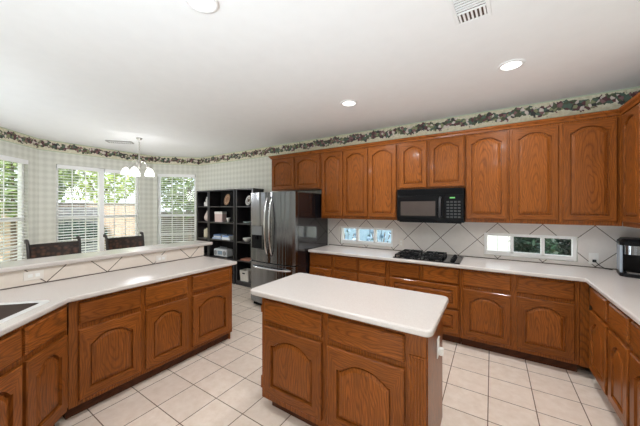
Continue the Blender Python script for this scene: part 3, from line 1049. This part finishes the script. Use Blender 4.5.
# silver radio
t = thing('radio', 'silver tabletop radio on the fourth shelf of the middle bookcase', 'radio', (-4.87, ys-.02, S[1]))
MB().box(-.215, .215, -.09, .09, 0, .165).obj('body', plain('silver_plastic', srgb(196, 198, 200), .35), t, bevel=.03, seg=3)
MB().box(-.075, .075, -.095, -.088, .05, .13).obj('display_panel', plain('blue_grey_panel', srgb(120, 140, 156), .2), t, bevel=.003, seg=1)
for x in (-.145, .145):
    MB().tube([(x, -.088, .085), (x, -.096, .085)], .05, 18).obj('speaker_grille', M['grey_plastic'], t)
MB().tube([(-.12, 0, .16), (-.11, 0, .195), (.11, 0, .195), (.12, 0, .16)], .008, 8).obj('handle', M['grey_plastic'], t, smooth=True)
# right unit
t = thing('decorative_plate', 'white round plate with dark centre on the top shelf next to the refrigerator', 'plate', (-4.10, ys, S[4]), math.radians(-10))
plate(t, .10, PORC, plain('dark_motif', srgb(80, 66, 62), .4))
MB().lathe([(.004, 0.011), (.036, .0115), (.036, .0135), (.004, .0136)], n=18).obj('centre_motif', plain('dark_medallion', srgb(96, 78, 70), .4), t, (0, -.004, .112), (math.radians(78), 0, 0))
single(MB().lathe([(.04, 0), (.05, .004), (.085, .03), (.082, .033), (.045, .010), (.004, .008)], n=20), 'dish', plain('pale_aqua_glass', srgb(196, 214, 212), .2), 'shallow pale dish on the second shelf next to the refrigerator', 'dish', (-4.11, ys-.05, S[3]), smooth=True)
single(MB().lathe([(.035, 0), (.05, .008), (.08, .05), (.085, .075), (.08, .075), (.05, .02), (.004, .014)], n=20), 'bowl', PORC, 'white bowl on the third shelf next to the refrigerator', 'bowl', (-4.11, ys-.05, S[2]), smooth=True)
book(-4.10, ys-.03, S[1], .24, .17, .03, .06, srgb(176, 120, 100), 'reddish brown book lying on the fourth shelf next to the refrigerator', None)
t = thing('storage_bin', 'off-white fabric bin with handle slot on the bottom shelf near the refrigerator', 'bin', (-4.13, ys-.02, S[0]))
bm_ = MB().loft([rr(.115, .09, .02, 0.0), rr(.125, .10, .02, .21), rr(.119, .094, .02, .21), rr(.11, .085, .02, .01)], cap0=True, cap1=True)
bm_.obj('bin_body', plain('linen', srgb(206, 200, 190), .8), t)
MB().box(-.035, .035, -.106, -.098, .145, .17).obj('handle_slot', M['black_satin'], t, bevel=.003, seg=1)

# ------------------------------------------------------------------ coffee maker
cm = thing('coffee_maker', 'black and silver pod coffee maker on the right worktop', 'coffee maker', (1.118, 3.68, .915), math.radians(-10))
SILV = plain('silver_grey_plastic', srgb(150, 160, 172), .25)
def sect(w, y0, y1, r, z): return [(p[0], p[1] + (y0+y1)/2, z) for p in rr(w, (y1-y0)/2, r, 0)]
MB().loft([sect(.108, -.15, .13, .05, .0008), sect(.110, -.15, .13, .05, .02), sect(.104, -.145, .13, .05, .032)]).obj('base', M['black_satin'], cm, smooth=False, bevel=.002, seg=1)
MB().loft([sect(.100, -.005, .13, .03, .032), sect(.100, -.005, .13, .03, .285)]).obj('column', M['black_gloss'], cm)
for s in (-1, 1):
    MB().box(s*.086, s*.107, -.12, .10, .033, .285).obj('side_shell', SILV, cm, bevel=.008)
MB().loft([sect(.108, -.145, .13, .05, .286), sect(.110, -.148, .13, .055, .315), sect(.088, -.12, .11, .05, .342), sect(.06, -.08, .08, .04, .348)]).obj('lid', M['black_satin'], cm, smooth=False)
MB().loft([sect(.083, -.145, .0, .04, .205), sect(.083, -.148, .0, .04, .285)]).obj('brew_head', M['steel'], cm)
MB().loft([sect(.07, -.13, -.02, .03, .033), sect(.07, -.13, -.02, .03, .045)]).obj('drip_tray', M['steel'], cm)
MB().tube([(-.06, -.10, .318), (-.05, -.16, .322), (.05, -.16, .322), (.06, -.10, .318)], .008, 8).obj('handle', M['black_satin'], cm, smooth=True)
# plug and cord
pc = thing('power_cord', 'black cord running from the wall outlet to the coffee maker', 'cord', (.90, YB-.015, 1.0))
MB().box(-.014, .014, -.03, -.0005, -.025, .0).obj('plug', M['black_satin'], pc, bevel=.004)
MB().tube([(0, -.03, -.014), (.005, -.05, -.018), (.03, -.06, -.05), (.07, -.06, -.076), (.12, -.07, -.0795), (.10, -.06, -.0795)], .0038, 6).obj('cable', M['black_satin'], pc, smooth=True)

# ------------------------------------------------------------------ bar stools behind the raised bar
def bar_stool(label, y):
    t = thing('bar_stool', label, 'bar stool', (-3.86, y, 0), 0, 'bar stools')
    sx = .19; sy = .20
    for s in (-1, 1):
        MB().tube([(.2, s*sy, 0), (.17, s*sy*.95, .70)], .018, 8).obj('leg', M['stool'], t, smooth=True)
        p = [(-.22, s*sy*1.02, 0), (-.18, s*sy, .45), (-.17, s*sy, .72), (-.19, s*(sy+.005), 1.0), (-.215, s*(sy+.008), 1.15), (-.24, s*(sy+.010), 1.19), (-.265, s*(sy+.010), 1.195), (-.275, s*(sy+.010), 1.175)]
        MB().tube(p, [.018, .018, .018, .016, .015, .016, .017, .014], 8).obj('leg', M['stool'], t, smooth=True)
    MB().loft([rr(.20, .22, .05, .70), rr(.21, .23, .05, .73), rr(.20, .22, .05, .765), rr(.15, .17, .04, .775)]).obj('seat', M['carved'], t)
    st = MB()
    for z in (.28,):
        st.tube([(.185, -sy, z), (.185, sy, z)], .011, 6)
        for s in (-1, 1):
            st.tube([(.185, s*sy*.97, z), (-.195, s*sy, z+.06)], .011, 6)
    st.obj('stretcher', M['stool'], t)
    # curved carved back panel and rails
    def arc(z0, z1, th):
        m = MB(); loops = []
        for i in range(9):
            u = i/8*2-1
            y_ = u*(sy-.004); bow = -.03*(1-u*u)
            xx = -.175 + bow
            lean0 = -(z0-.72)*.075; lean1 = -(z1-.72)*.075
            loops.append([(xx+lean0-th, y_, z0), (xx+lean0+th, y_, z0), (xx+lean1+th, y_, z1), (xx+lean1-th, y_, z1)])
        return m.loft(loops)
    arc(.93, 1.125, .009).obj('backrest', M['carved'], t)
    arc(1.125, 1.155, .014).obj('top_rail', M['stool'], t)
    arc(.89, .93, .013).obj('lower_rail', M['stool'], t)
    return t
bar_stool('dark carved-back bar stool nearer the photo\'s left edge, below the left window pane', .945)
bar_stool('dark carved-back bar stool below the right half of the double window', 1.625)

# ------------------------------------------------------------------ chandelier
ch = thing('chandelier', 'five-light chandelier with lit frosted shades hanging in the nook', 'chandelier', (-5.15, 2.26, H))
MB().lathe([(.006, -.04), (.02, -.036), (.045, -.02), (.05, -.001), (.004, -.001)], n=18).obj('canopy', M['nickel'], ch, smooth=True)
cn = MB()
z = -.05
i = 0
while z > -.30:
    pts = []
    for q in range(8):
        a = 2*PI*q/8
        d = .010*math.cos(a)
        pts.append((d if i % 2 else 0, 0 if i % 2 else d, z - .018 + .018*math.sin(a)))
    cn.tube(pts, .003, 5, closed=True)
    z -= .028; i += 1
cn.obj('chain', M['nickel'], ch)
MB().lathe([(.004, -.30), (.012, -.31), (.012, -.40), (.03, -.44), (.034, -.48), (.014, -.52), (.012, -.58), (.028, -.61), (.01, -.65), (.003, -.66)], n=14).obj('column', M['nickel'], ch, smooth=True)
for q in range(5):
    a = 2*PI*q/5 + .5
    dx, dy = math.cos(a), math.sin(a)
    path = []
    for s_, zz in ((.012, -.46), (.045, -.40), (.09, -.40), (.13, -.45), (.155, -.52), (.18, -.53), (.19, -.49)):
        path.append((dx*s_, dy*s_, zz))
    arm = MB().tube(path, .007, 6).obj('arm', M['nickel'], ch, smooth=True)
    MB().lathe([(.006, -.50), (.03, -.497), (.032, -.52), (.02, -.535)], (dx*.19, dy*.19, 0), 12).obj('shade_holder', M['nickel'], arm)
    MB().lathe([(.022, -.530), (.04, -.545), (.058, -.575), (.066, -.61), (.072, -.64), (.068, -.64), (.05, -.60), (.02, -.56)], (dx*.19, dy*.19, 0), 16).obj('shade', M['shade'], arm, smooth=True)
light('chandelier_bulb', 'POINT', (-5.15, 2.26, H-.86), 19, (.97, .98, 1), shadow_soft_size=.16)

# ------------------------------------------------------------------ recessed ceiling lights
def downlight(label, x, y, power=1.0):
    t = thing('recessed_light', label, 'ceiling light', (x, y, H), 0, 'recessed ceiling lights')
    MB().lathe([(.098, -.001), (.096, -.008), (.074, -.010), (.072, -.002)], n=28, cap=False).obj('trim_ring', M['white_paint'], t, smooth=True)
    MB().lathe([(.004, -.0045), (.073, -.0045), (.073, -.0015), (.004, -.0015)], n=28).obj('lens', M['bulb'], t)
    light('recessed_lamp', 'AREA', (x, y, H-.03), CAN_ENERGY*power, (.95, .98, 1), shape='DISK', size=.15)
downlight('round recessed ceiling light at the photo\'s top edge, nearest the camera', -1.421, .948)
downlight('round recessed ceiling light above the right worktop, right of the vent', .135, 2.775, 1.5)
downlight('round recessed ceiling light over the cooktop side, farthest from the camera', -1.384, 2.79, 1.5)
downlight('round recessed ceiling light above the camera, outside the photo', .135, .948)
downlight('added unseen recessed ceiling light behind the camera over the aisle', -1.42, -1.1)  # this and the next two are unseen lights added to brighten the room
downlight('added unseen recessed ceiling light behind the camera near the right wall', .135, -1.1)
downlight('added unseen recessed ceiling light over the sink run, outside the photo', -3.3, -1.0)

# ------------------------------------------------------------------ ceiling registers
v = thing('ceiling_vent', 'square white air register on the ceiling with fanned slats', 'vent', (-.11, 1.80, H), math.radians(-4))
a, b = .098, .185
f = MB()
f.box(-a, a, -b, -b+.025, -.010, -.0005); f.box(-a, a, b-.025, b, -.010, -.0005)
f.box(-a, -a+.022, -b+.025, b-.025, -.010, -.0005); f.box(a-.022, a, -b+.025, b-.025, -.010, -.0005)
f.box(-a+.022, a-.022, .055, .067, -.010, -.0005)
f.obj('frame', M['white_paint'], v, bevel=.002, seg=1)
MB().box(-a+.02, a-.02, -b+.02, b-.02, -.0012, -.0003).obj('duct_shade', plain('shaded_duct', srgb(86, 66, 56), .8), v)  # flat dark sheet standing in for the shaded hollow behind the slats
s_ = MB()
for i in range(7):
    x = -a+.032 + i*(2*a-.064)/6
    s_.box(x-.0055, x+.0055, .068, b-.026, -.009, -.002)
for i in range(9):
    y = -b+.035 + i*.023
    s_.box(-a+.022, a-.022, y-.005, y+.005, -.009, -.002)
s_.obj('slats', M['white_paint'], v)
v = thing('ceiling_vent', 'narrow linear air register on the nook ceiling beside the chandelier', 'vent', (-5.71, 2.19, H), math.radians(48))
f = MB().box(-.2, .2, -.07, -.05, -.022, -.0005).box(-.2, .2, .05, .07, -.022, -.0005).box(-.2, -.18, -.05, .05, -.022, -.0005).box(.18, .2, -.05, .05, -.022, -.0005)
f.obj('frame', plain('grey_register_paint', srgb(176, 174, 170), .5), v)
MB().box(-.185, .185, -.055, .055, -.0012, -.0003).obj('duct_shade', plain('shaded_duct_grey', srgb(96, 90, 86), .8), v)  # thin grey sheet painted as the shade between the register slats
s_ = MB()
for i in range(12):
    x = -.165 + i*.03
    s_.box(x-.004, x+.004, -.05, .05, -.020, -.002)
s_.obj('slats', M['white_paint'], v)

# ------------------------------------------------------------------ outdoors
struct(MB().box(-30, 14, -14, 30, -.45, -.30).obj('ground', M['lawn']), 'lawn outside')
def foliage(center, radii, n, size, seed, hollow=.55):
    rnd = random.Random(seed)
    m = MB()
    for _ in range(n):
        while True:
            p = Vector((rnd.uniform(-1, 1), rnd.uniform(-1, 1), rnd.uniform(-1, 1)))
            if hollow < p.length < 1: break
        p = Vector((p.x*radii[0], p.y*radii[1], p.z*radii[2])) + Vector(center)
        u = Vector((rnd.gauss(0, 1), rnd.gauss(0, 1), rnd.gauss(0, .6))).normalized()
        w = u.orthogonal().normalized()
        ang = rnd.uniform(0, 2*PI)
        w = (Matrix.Rotation(ang, 3, u) @ w)
        s = size*rnd.uniform(.6, 1.3)
        ids = [m.vert(p - u*s), m.vert(p + w*s*.45), m.vert(p + u*s), m.vert(p - w*s*.45)]
        m.face(ids)
    return m
def tree(label, loc, trunk_h, radii, n, size, leaf, seed, group=None, name='tree', hollow=.55):
    t = thing(name, label, 'tree' if name == 'tree' else 'shrub', loc, 0, group)
    m = MB().tube([(0, 0, 0), (.03, .02, trunk_h*.5), (0, 0, trunk_h + radii[2]*.6)], [.02+.035*radii[2], .016+.028*radii[2], .02], 8)
    for q in range(4):
        a = q*PI/2 + seed
        m.tube([(0, 0, trunk_h), (math.cos(a)*radii[0]*.6, math.sin(a)*radii[1]*.6, trunk_h + radii[2])], [.02+.012*radii[2], .008], 6)
    m.obj('trunk', M['bark'], t)
    foliage((0, 0, trunk_h + radii[2]*.9), radii, n, size, seed, hollow).obj('foliage', M[leaf], t)
    return t
# garden beyond the nook
def fence(label, p0, p1, z0, h, mat, cap):
    a, b = Vector(p0), Vector(p1); L = (b-a).length
    t = thing('garden_fence', label, 'fence', (a.x, a.y, z0), math.atan2(b.y-a.y, b.x-a.x))
    MB().box(0, L, -.02, .02, 0, h).obj('boards', M[mat], t)
    MB().box(0, L, -.06, .06, h, h+.06).obj('cap_rail', M[cap], t)
    n = int(L/2.4)
    for i in range(n+1):
        MB().box(i*L/n-.05, i*L/n+.05, .02, .12, 0, h).obj('post', M[mat], t)
    return t
fence('tan board fence behind the lawn, seen through the double nook window', (-13, -6), (-13, 5.85), -.3, 1.95, 'fence_tan', 'roof')
fence('grey fence with tree shade in its colour seen through the nook window next to the bookcases', (-13, 6.0), (-7.0, 9.2), -.3, 1.6, 'fence_shaded', 'fence_shaded')
tree('tall bright tree left behind the tan fence', (-17.5, .6, -.3), 2.0, (2.4, 2.3, 2.2), 2600, .16, 'leaf_light', 1)
tree('bright spreading tree behind the middle of the tan fence', (-17.5, 5.8, -.3), 2.2, (2.4, 2.5, 2.3), 2400, .16, 'leaf_light', 2)
tree('leafy tree filling the left nook window', (-11.0, 1.7, -.3), 1.7, (1.5, 1.4, 1.5), 2600, .11, 'leaf_mid', 3)
tree('dense green tree filling the nook window next to the bookcases', (-9.6, 5.9, -.3), 1.6, (1.6, 1.5, 1.7), 3800, .10, 'leaf_mid', 4)
tree('round clipped shrub on the lawn below the double nook window', (-10.6, 2.95, -.3), .72, (.6, .72, .36), 1500, .06, 'leaf_dark', 5, name='shrub')
tree('low yellow-green shrub in front of the grey fence', (-8.6, 5.0, -.3), .12, (.5, .5, .30), 700, .06, 'leaf_light', 6, name='shrub')
sh = thing('garden_shed', 'small grey shed by the tan fence beyond the left window pane', 'shed', (-12.3, 3.35, -.3))
MB().box(-.5, .5, -.6, .6, 0, 1.55).obj('wall', M['shed'], sh)
MB().loft([[(-.6, -.7, 1.55), (.6, -.7, 1.55), (.6, .7, 1.55), (-.6, .7, 1.55)], [(-.05, -.7, 1.85), (.05, -.7, 1.85), (.05, .7, 1.85), (-.05, .7, 1.85)]]).obj('roof', M['roof'], sh)
MB().box(.5, .52, -.35, .35, .75, 1.3).obj('window', M['dark_glass'], sh)
# side yard beyond the backsplash windows
fence('white board fence outside the right backsplash window', (-.9, 7.4), (6, 7.4), -.3, 2.3, 'fence_white', 'fence_white')
fence('board fence with sky light in its pale blue colour outside the left backsplash window', (-6.9, 7.4), (-1.0, 7.4), -.3, 2.3, 'fence_skylit', 'fence_skylit')
tree('dark leafy shrub outside the middle pane of the right backsplash window', (.585, 5.7, -.3), .55, (.31, .40, .75), 5200, .05, 'leaf_dark', 11, name='shrub', hollow=.2)
tree('dark shrub with light leaf tips outside the right pane of the right window', (1.275, 5.7, -.3), .45, (.31, .40, .8), 5200, .05, 'leaf_dark', 12, name='shrub', hollow=.2)
tree('blue-grey shrub outside the left pane of the left backsplash window', (-3.05, 5.9, -.3), .45, (.40, .35, .75), 260, .06, 'leaf_blue', 13, name='shrub')
tree('thin blue-grey shrub outside the middle of the left backsplash window', (-2.2, 6.1, -.3), .5, (.40, .35, .75), 260, .06, 'leaf_blue', 14, name='shrub')
tree('tall dark shrub farthest back outside the right backsplash window', (1.05, 6.6, -.3), .5, (.36, .30, .8), 4200, .05, 'leaf_dark', 15, name='shrub', hollow=.2)
